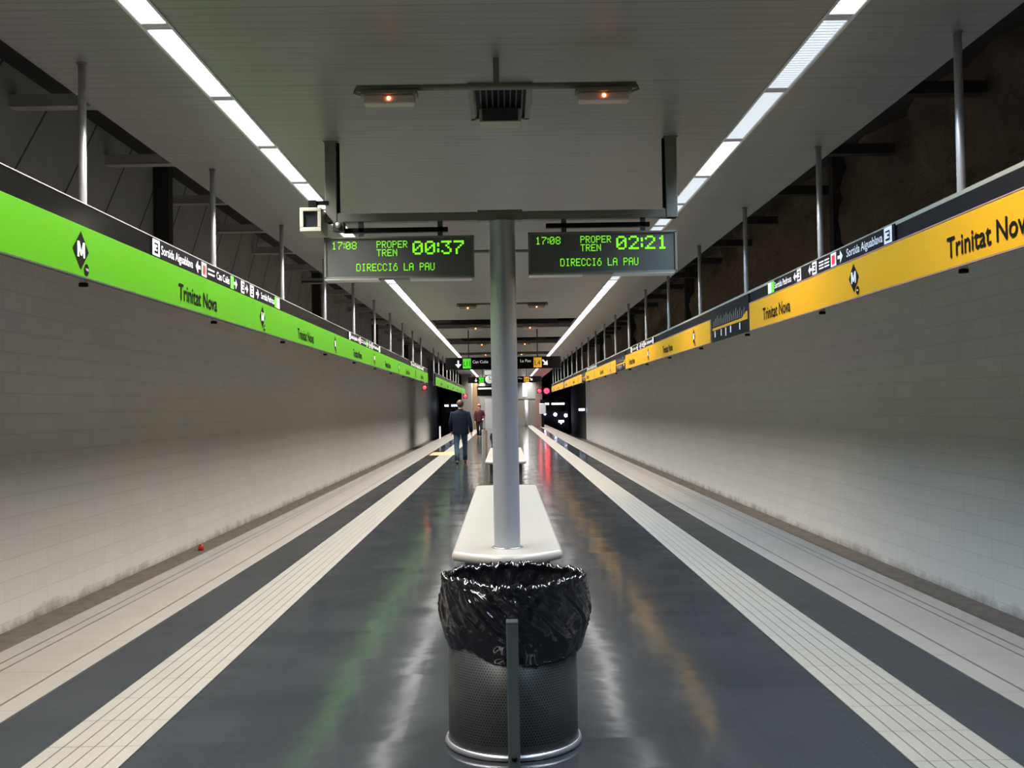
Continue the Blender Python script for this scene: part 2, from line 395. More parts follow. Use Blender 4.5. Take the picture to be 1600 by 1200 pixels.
# ------------------------------------------------------------------ ceiling lights
def make_light(cool=False):
    root = thing('ceiling_light', 'x', 'ceiling light')
    L = 1.30
    t = MB()
    t.box(-LW, -LW+.006, 0, L, -.004, .06).box(LW-.006, LW, 0, L, -.004, .06).box(-LW, LW, 0, L, .06, .066)
    t.box(-LW-.012, -LW+.004, 0, L, -.008, -.001).box(LW-.004, LW+.012, 0, L, -.008, -.001)
    t.build('tray', M['tray'], root)
    MB().box(-LW+.008, LW-.008, .045, L-.045, .004, .012).build('diffuser', M['diffcool' if cool else 'diff'], root)
    MB().box(-LW+.006, LW-.006, 0, .045, -.001, .02).build('end_cap', M['joint'], root); MB().box(-LW+.006, LW-.006, L-.045, L, -.001, .02).build('end_cap', M['joint'], root)
    ld = bpy.data.lights.new('lamp_light', 'AREA'); ld.shape = 'RECTANGLE'; ld.size = .13; ld.size_y = 1.2; ld.energy = LIGHT_W*(.62 if cool else 1)
    ld.color = (.62, .80, 1.0) if cool else (1, .955, .90); ld.spread = math.radians(118)
    lo = bpy.data.objects.new('lamp_light', ld); COL.objects.link(lo); lo.parent = root; lo.location = (0, L/2, -.010)
    return root
L0 = 5.55
warm = make_light(); cool = make_light(True)
used = {0: False, 1: False}
for s in (-1, 1):
    side = 'left' if s < 0 else 'right'
    for k in range(-6, 60):
        y = L0+1.3*k
        if y+1.3 > Y1: break
        c = 1 if (s > 0 and k in (-6, -5, -4, -3, -2, 0, 1, 3, 4, 5, 7, 8)) else 0
        if k < -1: lab = 'strip light of the %s ceiling row outside the frame, %s before the cut one' % (side, ORD[-k-2])
        elif k == -1: lab = 'bright strip light of the %s ceiling row, cut by the top edge of the frame' % side
        elif k < 19: lab = 'strip light in the %s ceiling row, %s after the one cut by the frame' % (side, ORD[k])
        elif k < 30: lab = 'strip light in the %s ceiling row, %s past the nearer black direction sign' % (side, ORD[k-19])
        else: lab = 'tiny strip light in the %s ceiling row, %s past the farther black direction sign' % (side, ORD[k-30])
        src = cool if c else warm
        if not used[c]:
            used[c] = True; src.location = (s*LX, y, CEIL); src['label'] = lab; src['group'] = '%s row of ceiling lights' % side
        else: dup(src, (s*LX, y, CEIL), lab, '%s row of ceiling lights' % side)

# ------------------------------------------------------------------ sign hangers (poles) and bands
KL = 1.055          # the left band hangs a little farther out, so its lettering is larger
XL, XR = -2.43, 2.55
ZB, ZG, ZT = 2.30, 2.58, 2.71
LB, LG, LT = 2.341, 2.637, 2.774
def make_pole(zb):
    r = thing('hanger_pole', 'x', 'pole')
    MB().tube([(0, 0, zb-.03), (0, 0, CEIL)], .024, 12).build('tube', M['steel'], r)
    MB().tube([(0, 0, CEIL-.006), (0, 0, CEIL)], .032, 14).build('ceiling_flange', M['frame'], r)
    MB().tube([(0, 0, zb-.034), (0, 0, zb-.014)], .028, 10).build('end_cap', M['blackm'], r)
    return r
for s, X in ((-1, XL-.075), (1, XR+.075)):
    pole = make_pole(LB if s < 0 else ZB); first = True
    kk = 0
    for k in range(0, 20):
        if s < 0 and k in (10,): continue
        y = (5.80+2.60*k)*(KL if s < 0 else 1)
        if y > 58: break
        side = 'green sign band' if s < 0 else 'yellow sign panels'
        lab = ('steel hanger pole holding the %s, %s from the camera' % (side, ORD[k])) if k < 22 else ''
        if first: pole.location = (X, y, 0); pole['label'] = lab; pole['group'] = 'hanger poles of the %s' % side; first = False
        else: dup(pole, (X, y, 0), lab, 'hanger poles of the %s' % side)

def frame_l(y, z, x=XL+.003): return ((x, y, z), (0, KL, 0), (0, 0, KL))
def frame_r(y, z, x=XR-.003): return ((x, y, z), (0, -1, 0), (0, 0, 1))
def logo(parent, fr):
    """black diamond with a white M and a small round badge below right; origin at diamond centre"""
    o = MB(); poly2d(o, [(-.105, 0), (0, -.105), (.105, 0), (0, .105)], fr)
    o2 = o.build('diamond_logo', M['ink'], parent)
    n = Vector(fr[1]).cross(Vector(fr[2])); fr2 = (Vector(fr[0])+n*.0015, fr[1], fr[2])
    a = MB(); poly2d(a, [(-.05, -.04), (-.028, -.04), (-.028, .045), (-.05, .045)], fr2); poly2d(a, [(.028, -.04), (.05, -.04), (.05, .045), (.028, .045)], fr2)
    poly2d(a, [(-.05, .045), (-.022, .045), (.010, -.03), (-.010, -.03)], (Vector(fr2[0])+n*.0004, fr[1], fr[2])); poly2d(a, [(.022, .045), (.05, .045), (.010, -.03), (-.010, -.03)], (Vector(fr2[0])+n*.0008, fr[1], fr[2]))
    a.build('letter', M['white'], o2)
    b = MB(); poly2d(b, [(.075+.032*math.cos(t*PI/10), -.098+.032*math.sin(t*PI/10)) for t in range(20)], fr); b2 = b.build('round_badge', M['ink'], parent)
    c = MB(); text2d(c, 'TMB', .053, -.105, .044, .014, fr2); c.build('lettering', M['white'], b2)
def name_text(parent, fr):
    t = MB(); text2d(t, 'Trinitat Nova', 0, 0, .96, .118, fr, .0025); t.build('lettering', M['ink'], parent)

# left green bands
def green_band(y0, y1, label, logos, texts):
    r = thing('sign_band', label, 'sign', (0, 0, 0))
    MB().box(XL-.045, XL-.012, y0, y1, LB+.01, LT).build('backing_strip', M['black'], r)
    MB().box(XL-.012, XL, y0, y1, LB, LG).build('green_panel', M['green'], r, bevel=.002)
    MB().box(XL-.048, XL-.008, y0, y1, LT, LT+.006).build('aluminium_edge', M['silver'], r)
    MB().box(XL-.03, XL+.004, y0, y1, LB-.008, LB).build('lower_edge', M['darkmetal'], r)
    for y in logos: logo(r, frame_l(y, LB+.150))
    for y in texts: name_text(r, frame_l(y, LB+.055))
    return r
green_band(1.0, 30.8*KL, 'long lime green station name band with black top strip over the left track edge', [(1.4+4.19*k)*KL for k in range(8)], [(3.1+4.17*k)*KL for k in range(7)])
green_band(34.3*KL, 59.5*KL, 'farther lime green name band on the left, beyond the gap', [q*KL for q in (35.2, 39.4, 43.6, 47.8, 52, 56.2)], [q*KL for q in (36.8, 41, 45.2, 49.4, 53.6)])

# white-on-black wayfinding strips (above the coloured band)
def strip_left(y0, label):
    r = thing('wayfinding_strip', label, 'sign', (0, y0, 0), 0, 'wayfinding strips on the left band')
    x = XL-.002
    MB().box(XL-.012, x, 0, 3.82*KL, LG+.004, LT-.004).build('plate', M['blackm'], r)
    fr = ((x+.002, 0, LG+.006), (0, KL, 0), (0, 0, KL)); fr2 = ((x+.004, 0, LG+.006), (0, KL, 0), (0, 0, KL))
    a = MB()
    rect2d(a, .0, .14, .004, .112, fr); text2d(a, 'Sortida Aiguablava', .17, .03, .70, .062, fr, .001)
    arrow2d(a, 1.0, .058, .12, PI, fr); rect2d(a, 1.09, 1.22, .004, .112, fr)
    for yy in (.035, .07): rect2d(a, 1.26, 1.44, yy, yy+.014, fr)
    text2d(a, 'Can Cuiàs', 1.50, .03, .38, .062, fr, .001)
    arrow2d(a, 2.08, .058, .11, 0, fr); rect2d(a, 2.26, 2.38, .004, .112, fr); arrow2d(a, 2.46, .058, .1, 0, fr)
    rect2d(a, 2.58, 2.72, .004, .112, fr); arrow2d(a, 2.86, .058, .12, 0, fr); text2d(a, 'Sortida Pedrosa', 3.0, .03, .56, .062, fr, .001)
    rect2d(a, 3.68, 3.80, .004, .112, fr)
    a.build('white_lettering', M['white'], r)
    b = MB(); rect2d(b, 1.92, 2.02, .004, .112, fr); rect2d(b, 3.58, 3.68, .004, .112, fr); b.build('green_symbol', M['lgreen'], r)
    c = MB(); rect2d(c, 1.12, 1.19, .02, .09, fr2); c.build('red_symbol', M['red'], r)
    d = MB()
    for x0 in (.03, 2.29, 2.61): rect2d(d, x0, x0+.075, .022, .036, fr2); rect2d(d, x0, x0+.075, .08, .09, fr2); rect2d(d, x0+.03, x0+.075, .05, .062, fr2); rect2d(d, x0+.062, x0+.075, .036, .08, fr2)
    d.build('pictogram', M['ink'], r)
    return r
sl = strip_left(6.74*KL, 'white lettered wayfinding strip on top of the green band, nearest to the camera')
dup(sl, (0, 15.25*KL, 0), 'middle wayfinding strip on top of the green band'); dup(sl, (0, 25.3*KL, 0), 'farthest wayfinding strip on the green band near its far end')

# right: black backing + separate yellow panels + route maps
RY = [(0.9, 10.57), (12.6, 21.5), (23.4, 32.2), (33.8, 43.4), (44.5, 55.5)]
r = thing('sign_backing', 'long black backing board with grey ledge behind the yellow name panels', 'sign backing')
MB().box(XR+.021, XR+.046, .9, 56, ZB+.0, ZT-.02).build('board', M['blackm'], r)
MB().box(XR+.021, XR+.050, .9, 56, ZT-.02, ZT+.005).build('ledge', M['frame'], r)
rl = ['nearest', 'second', 'third', 'fourth', 'farthest']
for i, (a, b) in enumerate(RY):
    r = thing('name_panel', 'amber yellow station name panel, %s from the camera%s' % (rl[i], ', cut by the frame' if i == 0 else ''), 'sign', (0, a, 0), 0, 'yellow name panels')
    L = b-a
    MB().box(XR, XR+.02, 0, L, ZB-.004, ZG-.008).build('yellow_panel', M['yellow'], r, bevel=.002)
    MB().box(XR-.002, XR+.012, 0, L, ZG-.008, ZG).box(XR-.002, XR+.012, 0, L, ZB-.012, ZB-.004).box(XR-.002, XR+.012, -.012, 0, ZB-.012, ZG).box(XR-.002, XR+.012, L, L+.012, ZB-.012, ZG).build('panel_rim', M['brown'], r)
    if i == 0: lg, tx = [3.2, 7.40], [5.83, 10.02]
    else:
        o = 10.9*(i-1); lg, tx = [13.7+o, 18.1+o], [16.4+o, 20.9+o]
    for y in lg: logo(r, frame_r(y-a, ZB+.140))
    for y in tx: name_text(r, frame_r(y-a, ZB+.055))
def route_map(y0, y1, label):
    r = thing('route_map', label, 'sign', (0, y0, 0), 0, 'route map boards'); L = y1-y0; x = XR+.006
    MB().box(x, XR+.019, .03, L-.03, ZB-.01, ZT-.025).build('board', M['blackm'], r)
    fr = ((x-.002, 0, ZB), (0, 1, 0), (0, 0, 1)); fr = ((x-.002, L, ZB), (0, -1, 0), (0, 0, 1))
    a = MB(); rect2d(a, .08, L-.08, .125, .155, fr); put2d(a, [(L-.35, .155), (L-.08, .155), (L-.08, .21), (L-.14, .21)], [(0, 1, 2, 3)], *fr); a.build('yellow_line', M['yellow'], r)
    b = MB()
    for k in range(17):
        x0 = .12+k*(L-.3)/17; ln = .07+.05*((k*7) % 5)/4
        put2d(b, [(x0, .17), (x0+.012, .17), (x0+.012+ln*.5, .17+ln), (x0+ln*.5, .17+ln)], [(0, 1, 2, 3)], *fr)
    b.build('station_marks', M['silver'], r)
    c = MB()
    for k, x0 in enumerate((.2, .55, .8, 1.05, 1.5)): rect2d(c, x0, x0+.05, .04-(.02 if k == 2 else 0), .115, fr)
    c.build('interchange_marks', M['white'], r)
for i in range(4):
    route_map(RY[i][1]+.03, RY[i+1][0]-.03, 'dark route map board with yellow line between yellow panels, %s from the camera' % ['nearest', 'second', 'third', 'farthest'][i])
def strip_right(y0, label):
    r = thing('wayfinding_strip', label, 'sign', (0, y0, 0), 0, 'wayfinding strips on the right band'); x = XR+.006
    MB().box(x, XR+.014, -3.2, 0, ZG+.004, ZT-.012).build('plate', M['blackm'], r)
    fr = ((x-.002, 0, ZG+.004), (0, -1, 0), (0, 0, 1)); fr2 = ((x-.004, 0, ZG+.004), (0, -1, 0), (0, 0, 1))
    a = MB(); rect2d(a, 0, .12, .004, .108, fr); text2d(a, 'Sortida Pedrosa', .24, .03, .56, .06, fr, .001); arrow2d(a, .92, .056, .1, PI, fr); rect2d(a, .98, 1.1, .004, .108, fr)
    rect2d(a, 1.42, 1.54, .004, .108, fr); arrow2d(a, 1.36, .056, .1, PI, fr)
    for yy in (.025, .05, .075): rect2d(a, 1.60, 1.72, yy, yy+.012, fr); rect2d(a, 1.74, 1.86, yy, yy+.012, fr)
    rect2d(a, 1.90, 2.03, .004, .108, fr); arrow2d(a, 2.12, .056, .12, 0, fr); text2d(a, 'Sortida Aiguablava', 2.27, .03, .72, .062, fr, .001); rect2d(a, 3.02, 3.16, .004, .112, fr)
    a.build('white_lettering', M['white'], r)
    b = MB(); rect2d(b, .12, .22, .004, .108, fr); b.build('green_symbol', M['lgreen'], r)
    c = MB(); rect2d(c, 1.93, 2.0, .02, .09, fr2); c.build('red_symbol', M['red'], r)
    d = MB()
    for x0 in (1.0, 1.44, 3.05): rect2d(d, x0, x0+.075, .022, .036, fr2); rect2d(d, x0, x0+.075, .078, .088, fr2); rect2d(d, x0+.03, x0+.075, .05, .062, fr2); rect2d(d, x0+.062, x0+.075, .036, .078, fr2)
    d.build('pictogram', M['ink'], r); return r
sr = strip_right(9.83, 'white lettered wayfinding strip above the nearest yellow name panel')
dup(sr, (0, 20.6, 0), 'wayfinding strip above the second yellow name panel'); dup(sr, (0, 31.5, 0), 'wayfinding strip above the third yellow name panel')

# ------------------------------------------------------------------ bench, column
def rrect_bench(hw, y0, y1, bulge):
    pts = []
    for i in range(-10, 11):
        t = i/10; pts.append((hw*t, y0-bulge*(1-t*t)))
    for i in range(-10, 11):
        t = -i/10; pts.append((hw*t, y1+bulge*.35*(1-t*t)))
    return pts
def make_bench(L):
    r = thing('platform_bench', 'x', 'bench')
    MB().prism(rrect_bench(.425, 0, L, .26), .375, .45).build('stone_seat', M['stone'], r, bevel=.036, seg=5)
    MB().prism(rrect_bench(.33, .12, L-.12, .22), 0, .376).build('pedestal', M['plinth'], r, bevel=.01)
    return r
b1 = make_bench(6.5); b1.location = (0, 7.84, 0); b1['label'] = 'long cream stone bench with rounded end behind the litter bin'; b1['group'] = 'platform benches'
dup(b1, (0, 20.9, 0), 'second cream stone bench farther along, half hidden by the column')
r = thing('round_column', 'round blue grey steel column rising through the near end of the bench', 'column', (0, 8.03, 0))
MB().lathe([(.102, .452), (.102, 3.0)], 40).build('shaft', M['column'], r)
MB().lathe([(.103, .451), (.122, .451), (.120, .456), (.103, .457)], 40).build('base_collar', M['rim'], r)
MB().lathe([(.0, 3.0), (.102, 3.0), (.102, 3.01), (0, 3.01)], 40).build('top_cap', M['frame'], r)

# ------------------------------------------------------------------ display gantry
r = thing('sign_gantry', 'olive grey steel goalpost gantry hung from the ceiling above the display boards', 'gantry', (0, 8.03, 0))
MB().box(-1.375, 1.375, -.04, .04, 3.012, 3.078).box(-.19, .16, -.05, .05, 3.006, 3.09).build('crossbeam', M['frame'], r, bevel=.004)
for x in (-1.335, 1.335):
    MB().box(x-.045, x+.045, -.045, .045, 3.012, CEIL).build('hanger', M['frame'], r, bevel=.004)
for x in (-1, 1): MB().tube([(x*1.279, -.01, CEIL-.01), (x*1.277, -.02, 3.09)], .012, 8).build('cable', M['blackm'], r)
for x in (-1.335, 1.335): MB().box(x-.055, x+.055, -.055, .055, CEIL-.008, CEIL).build('ceiling_plate', M['frame'], r)
FONT = {'0': '01110 10001 10011 10101 11001 10001 01110', '1': '00100 01100 00100 00100 00100 00100 01110', '2': '01110 10001 00001 00010 00100 01000 11111', '3': '11111 00010 00100 00010 00001 10001 01110',
 '7': '11111 00001 00010 00100 01000 01000 01000', '8': '01110 10001 10001 01110 10001 10001 01110', 'P': '11110 10001 10001 11110 10000 10000 10000', 'R': '11110 10001 10001 11110 10100 10010 10001',
 'O': '01110 10001 10001 10001 10001 10001 01110', 'Ó': '00110 01000 01110 10001 10001 10001 01110', 'E': '11111 10000 10000 11110 10000 10000 11111', 'T': '11111 00100 00100 00100 00100 00100 00100',
 'N': '10001 11001 10101 10101 10011 10001 10001', 'D': '11110 10001 10001 10001 10001 10001 11110', 'I': '01110 00100 00100 00100 00100 00100 01110', 'C': '01110 10001 10000 10000 10000 10001 01110',
 'L': '10000 10000 10000 10000 10000 10000 11111', 'A': '01110 10001 10001 11111 10001 10001 10001', 'U': '10001 10001 10001 10001 10001 10001 01110', ' ': '00000 '*7, ':': '0 1 1 0 1 1 0'}
def led(parent, s, x0, x1, z0, z1, y, fill=.84):
    cols = []
    for i, ch in enumerate(s):
        rows = FONT[ch].split()
        for c in range(len(rows[0])): cols.append([rows[q][c] for q in range(7)])
        if i < len(s)-1: cols.append(['0']*7)
    px = (x1-x0)/len(cols); pz = (z1-z0)/7; mb = MB()
    for i, c in enumerate(cols):
        for q in range(7):
            if c[q] == '1':
                cx = x0+(i+.5)*px; cz = z1-(q+.5)*pz; a = px*fill/2; b = pz*fill/2
                mb.box(cx-a, cx+a, y-.002, y, cz-b, cz+b)
    return mb.build('led_text', M['led'], parent)
def display(x0, x1, zt, zb, label, count, dx):
    r = thing('train_display', label, 'display board', (0, 8.0, 0), 0, 'next train display boards')
    MB().box(x0, x1, -.03, .10, zb, zt).build('housing', M['darkmetal'], r, bevel=.008)
    f = MB(); f.box(x0-.004, x1+.004, -.045, -.028, zt-.012, zt+.004).box(x0-.004, x0+.014, -.045, -.028, zb, zt).box(x1-.014, x1+.004, -.045, -.028, zb, zt).box(x0-.004, x1+.004, -.045, -.028, zb-.004, zb+.012)
    f.build('bezel', M['frame'], r, bevel=.002)
    MB().box(x0+.012, x1-.012, -.036, -.029, zb+.012, zt-.01).build('screen', M['screen'], r)
    for p, q in ((x0, x0+.42), (x0+.66, x1-.02)): MB().box(p, q, -.05, .10, zb-.014, zb-.002).build('bottom_trim', M['silver'], r)
    MB().box(x0+.14+dx, x1-.2+dx, .0, .05, zt+.045, zt+.08).build('mounting_rail', M['blackm'], r)
    for q in (.28, .9): MB().box(x0+q+dx-.02, x0+q+dx+.02, 0, .03, zt, 3.011-.03*0).build('bracket', M['darkmetal'], r)
    def X(px): return x0+(px)*.005
    def Z(py): return zt-(py)*.005
    led(r, '17:08', X(11), X(50), Z(18.5), Z(6.5), -.036)
    led(r, 'PROPER', X(81), X(129), Z(17), Z(6), -.036)
    led(r, 'TREN', X(81), X(113), Z(30), Z(19), -.036)
    led(r, count, X(137), X(217), Z(28), Z(7), -.036, 1.0)
    led(r, 'DIRECCIÓ LA PAU', X(49), X(171), Z(53), Z(41), -.036)
    return r
display(-1.385, -.225, 2.885, 2.565, 'left display board reading 00:37 in green dots', '00:37', 0)
display(.205, 1.36, 2.90, 2.58, 'right display board reading 02:21 in green dots', '02:21', 0)

r = thing('security_camera', 'beige box security camera at the left end of the gantry', 'camera', (-1.475, 7.90, 2.92))
c = MB(); c.box(-.085, .085, 0, .26, 0, .19); c.build('housing', M['beige'], r, bevel=.012)
f = MB(); f.box(-.082, .082, -.03, 0, .16, .187).box(-.082, .082, -.03, 0, .003, .035).box(-.082, -.055, -.03, 0, .035, .16).box(.055, .082, -.03, 0, .035, .16); f.build('hood', M['beige'], r, bevel=.003)
MB().box(-.055, .055, -.004, 0, .035, .16).build('window', M['lens'], r)
MB().box(-.03, .03, .05, .13, .19, .26).box(-.02, .12, .08, .11, .23, .26).build('bracket', M['blackm'], r)
r = thing('small_camera', 'small dark bracket camera beside the beige box camera', 'camera', (-1.27, 7.93, 2.93))
MB().box(-.045, .045, 0, .09, .0, .075).build('housing', M['darkmetal'], r, bevel=.006)
MB().lathe([(0, 0), (.022, 0), (.022, .02), (0, .02)], 14).build('lens', M['silver'], r)
r.children[1].rotation_euler = (PI/2, 0, 0); r.children[1].location = (0, 0, .045)

# ------------------------------------------------------------------ emergency lamp bars
def make_bar():
    r = thing('lamp_bar', 'x', 'lamp bar'); dz = -.17
    MB().box(-.018, .018, -.018, .018, dz, 0).build('stem', M['frame'], r)
    c = MB().tube([(-.845, 0, dz), (.845, 0, dz)], .020, 12).tube([(-.70, -.0, dz-.035), (-.80, 0, dz-.045), (-.86, 0, dz-.025), (-.845, 0, dz)], .009, 8).tube([(.70, 0, dz-.035), (.80, 0, dz-.045), (.86, 0, dz-.025), (.845, 0, dz)], .009, 8)
    c.build('crossbar', M['frame'], r)
    for x in (-.645, .645):
        h = MB().box(x-.17, x+.17, -.05, .05, dz-.05, dz-.022).build('lamp_housing', M['frame'], r, bevel=.006)
        MB().box(x-.155, x+.155, -.045, .045, dz-.105, dz-.05).build('lamp_cover', M['lampglass'], r, bevel=.012)
        MB().ball((x, -.047, dz-.075), .011).build('bulb', M['orange'], r)
    return r
bar = make_bar()
for i in range(8):
    y = (6.14, 12.7, 19.2, 24.3, 30.7, 36.8, 43.6, 50.0)[i]
    lab = 'pair of orange lit lamps on a ceiling bar, ' + (['nearest to the camera', 'second, behind the display boards', 'first one seen beyond the display boards', 'second one seen beyond the display boards', 'third one seen beyond the display boards', 'fourth one beyond the display boards', 'near the black direction signs', 'farthest along the platform'][i])
    if i == 0: bar.location = (-.02, y, CEIL); bar['label'] = lab; bar['group'] = 'emergency lamp bars'
    else: dup(bar, (-.02, y, CEIL), lab)
r = thing('ceiling_vent', 'dark square ceiling vent with hanging box behind the nearest lamp bar', 'vent', (0, 6.98, CEIL))
v = MB()
v.box(-.21, -.175, -.38, .38, -.03, 0).box(.175, .21, -.38, .38, -.03, 0).box(-.21, .21, .345, .38, -.03, 0).box(-.21, .21, -.38, -.345, -.03, 0); v.build('frame', M['frame'], r)
v = MB()
for i in range(9): v.box(-.175+.04*i, -.165+.04*i, -.345, .345, -.02, 0)
v.build('louvre', M['darkmetal'], r); MB().box(-.175, .175, -.345, .345, -.004, 0).build('backing', M['blackm'], r)
b = MB().box(-.145, .145, .12, .30, -.115, -.02).build('hanging_box', M['beige'], r, bevel=.006)
MB().box(-.125, .125, .114, .12, -.108, -.020).build('front_panel', M['darkmetal'], b)

# ------------------------------------------------------------------ litter bin with bag
def make_bag():
    mb = MB(); n, m = 260, 120; vs = []; fs = []
    # profile parameter t: 0 inside bottom -> rim -> outside hem
    for j in range(m+1):
        t = j/m
        for i in range(n):
            a = 2*PI*i/n; front = math.sin(a)      # -1 towards camera
            wob = noise.fractal(Vector((math.cos(a)*2.2, math.sin(a)*2.2, 5)), 1, 2, 3)
            rimz = .760+.018*wob+.010*noise.noise(Vector((math.cos(a)*9, math.sin(a)*9, 2)))
            lx = max(0, math.cos(a)-.55)
            hem = .435+.035*wob - .02*math.cos(a) + .05*max(0, math.cos(a-.25))**3
            if t < .3:
                u = t/.3; z = .16+(rimz-.16)*u; rr = .22+.085*u**1.5; amp = .020*(1-.5*u)
            elif t < .38:
                u = (t-.3)/.08; z = rimz+.012*math.sin(PI*u); rr = .305+.026*u; amp = .008
            else:
                u = (t-.38)/.62; z = rimz+(hem-rimz)*u
                rr = .329+.018*math.sin(PI*min(1, u*1.05))*(.55+.45*wob)+.035*lx*math.sin(PI*min(1, u*1.25)) - .020*u**6
                amp = .013*math.sin(PI*min(1, .15+u))
            # diagonal folds: sheared coordinate on the outside
            sh = a*.335 + (z*.95 if t >= .38 else z*.25)
            p = Vector((math.cos(sh/.335)*2.6, math.sin(sh/.335)*2.6, z*(2.2 if t >= .38 else 3.0)))
            q = noise.noise(p*1.2)*.5+noise.noise(p*2.6+Vector((3, 1, 7)))*.35
            ridge = 1-abs(noise.noise(p*1.9+Vector((9, 2, 4))))*2.6
            q += max(0, ridge-.55)*1.3
            cr = (1-abs(noise.noise(Vector((math.cos(a)*7, math.sin(a)*7, z*16))))*3)
            rr += amp*1.25*q + .004*max(0, cr) + (.006*math.sin(18*a+30*z+4*wob)*max(0, wob) if t > .4 else 0) + (.016*abs(math.sin(6.5*a+2*math.sin(3*a)+6*z))*u if t < .3 else 0)
            if .26 < t < .44: z += .016*noise.noise(Vector((math.cos(a)*20, math.sin(a)*20, t*9))); rr += .004*noise.noise(Vector((math.cos(a)*24, math.sin(a)*24, t*30)))
            vs.append((rr*math.cos(a), rr*math.sin(a), z))
    for j in range(m):
        for i in range(n): fs.append((j*n+i, j*n+(i+1) % n, (j+1)*n+(i+1) % n, (j+1)*n+i))
    # closed bottom of the bag
    o = len(vs); vs.append((0, 0, .12)); fs += [(o, (i+1) % n, i) for i in range(n)]
    # little tucked flap at the hem
    mb.add(vs, fs, True); mb.keep = True; return mb
BIN = thing('litter_bin', 'round dark perforated litter bin lined with glossy black bag, on a post in front', 'bin', (.015, 4.80, 0))
BIN['group'] = 'platform litter bins'
MB().lathe([(.0, .020), (.298, .020), (.300, .025), (.300, .60), (.296, .60), (.296, .03), (0, .03)], 96).build('perforated_body', M['binmesh'], BIN)
MB().lathe([(.300, .005), (.312, .000), (.318, .012), (.312, .028), (.300, .030), (.298, .010)], 64).build('bottom_rim', M['rim'], BIN)
bg = make_bag().build('bin_bag', M['bag'], BIN); bg.location = (.012, 0, 0)
so = bg.modifiers.new('s', 'SOLIDIFY'); so.thickness = .0015
p = MB()
p.box(-.0255, .0255, -.405, -.350, 0, .625).build('post', M['post'], BIN, bevel=.008, seg=3)
MB().box(-.0265, .0265, -.406, -.349, .615, .632).build('post_cap', M['post'], BIN, bevel=.006)
for z in (.09, .36): MB().box(-.02, .02, -.351, -.298, z, z+.04).build('bracket', M['post'], BIN)
MB().tube([(0, -.412, .050), (0, -.404, .050)], .012, 12).build('bolt', M['blackm'], BIN)
b2 = dup(BIN, (-.12, 30.2, 0), 'distant black litter bin behind the second bench', 'platform litter bins')

# ------------------------------------------------------------------ hanging direction signs
def dir_sign(y, hw, z0, z1, label, cx=0):
    r = thing('direction_sign', label, 'sign', (cx, y, 0), 0, 'hanging direction signs')
    MB().box(-hw, hw, -.06, .06, z0, z1).build('panel', M['black'], r, bevel=.006)
    for x in (-hw*.6, hw*.6): MB().tube([(x, 0, z1), (x, 0, CEIL)], .015, 8).build('hanger', M['darkmetal'], r)
    h = z1-z0; fr = ((-hw, -.062, z0), (1, 0, 0), (0, 0, 1)); fr2 = ((-hw, -.064, z0), (1, 0, 0), (0, 0, 1)); W = 2*hw
    a = MB(); arrow2d(a, W*.11, h*.45, h*.62, -PI/2, fr); text2d(a, 'Can Cuiàs', W*.235, h*.52, W*.135, h*.24, fr); text2d(a, 'La Pau', W*.65, h*.55, W*.09, h*.24, fr); arrow2d(a, W*.865, h*.5, h*.62, -PI/4, fr)
    a.build('white_lettering', M['glowwhite'], r)
    b = MB(); rect2d(b, W*.15, W*.22, h*.1, h*.92, fr); b.build('green_square', M['glowgreen'], r); b = MB(); text2d(b, 'L11', W*.157, h*.28, W*.055, h*.42, fr2); b.build('line_number', M['ink'], r)
    b = MB(); rect2d(b, W*.765, W*.835, h*.1, h*.92, fr); b.build('amber_square', M['glowyel'], r); b = MB(); text2d(b, 'L4', W*.775, h*.28, W*.048, h*.42, fr2); b.build('line_number', M['ink'], r)
dir_sign(28, 1.57, 2.57, 2.90, 'nearer long black direction sign hanging from the ceiling', -.03)
dir_sign(44, 1.57, 2.57, 2.83, 'farther long black direction sign hanging from the ceiling', 0)
r = thing('platform_clock', 'white round clock hanging left of the column beyond the direction signs', 'clock', (-.63, 42.5, 2.68))
MB().tube([(0, -.05, 0), (0, .05, 0)], .19, 28).build('case', M['darkmetal'], r); MB().tube([(0, -.056, 0), (0, -.05, 0)], .17, 28).build('dial', M['glowwhite'], r)
MB().box(-.01, .01, -.060, -.056, 0, .12).box(0, .09, -.060, -.056, -.01, .01).build('hand', M['ink'], r); MB().box(-.2, .12, -.05, .05, .19, .38).build('light_box', M['glowwhite'], r, bevel=.03); MB().tube([(0, 0, .38), (0, 0, CEIL-2.68)], .015).build('hanger', M['darkmetal'], r)
r = thing('info_screen', 'dark information screen hanging below the clock', 'screen', (-.95, 52, 2.1))
MB().box(-.45, .45, -.08, .08, 0, .5).build('housing', M['black'], r, bevel=.02); MB().box(-.40, .40, -.085, -.08, .33, .42).build('lit_strip', M['glowwhite'], r); MB().tube([(0, 0, .5), (0, 0, CEIL-2.1)], .02).build('hanger', M['darkmetal'], r)

# ------------------------------------------------------------------ platform end
w = MB(); w.box(-2.79, 2.6, 83.5, 84, 0, CEIL); struct('wall_back', w, M['endwall'])
r = thing('lift_shaft', 'pale grey lift shaft at the end of the platform, left of the column', 'lift', (-1.05, 72, 0))
MB().box(-.7, .5, 0, 3, 0, 2.9).build('shaft', M['lift'], r, bevel=.03); MB().box(-.35, .35, -.03, 0, 0, 2.1).build('door', M['steel'], r); MB().box(-.72, .52, -.05, 0, 2.35, 2.6).build('lintel', M['darkmetal'], r)
r = thing('tan_column', 'narrow tan pillar left of the pale lift shaft', 'column', (-2.0, 70, 0)); MB().box(-.15, .15, -.15, .15, 0, 3.65).build('shaft', M['tan'], r, bevel=.01)
r = thing('brown_column', 'brown square pillar beside the red signals on the right', 'column', (2.55, 76, 0)); MB().box(-.28, .22, -.15, .15, 0, CEIL).build('shaft', M['brown'], r, bevel=.01)
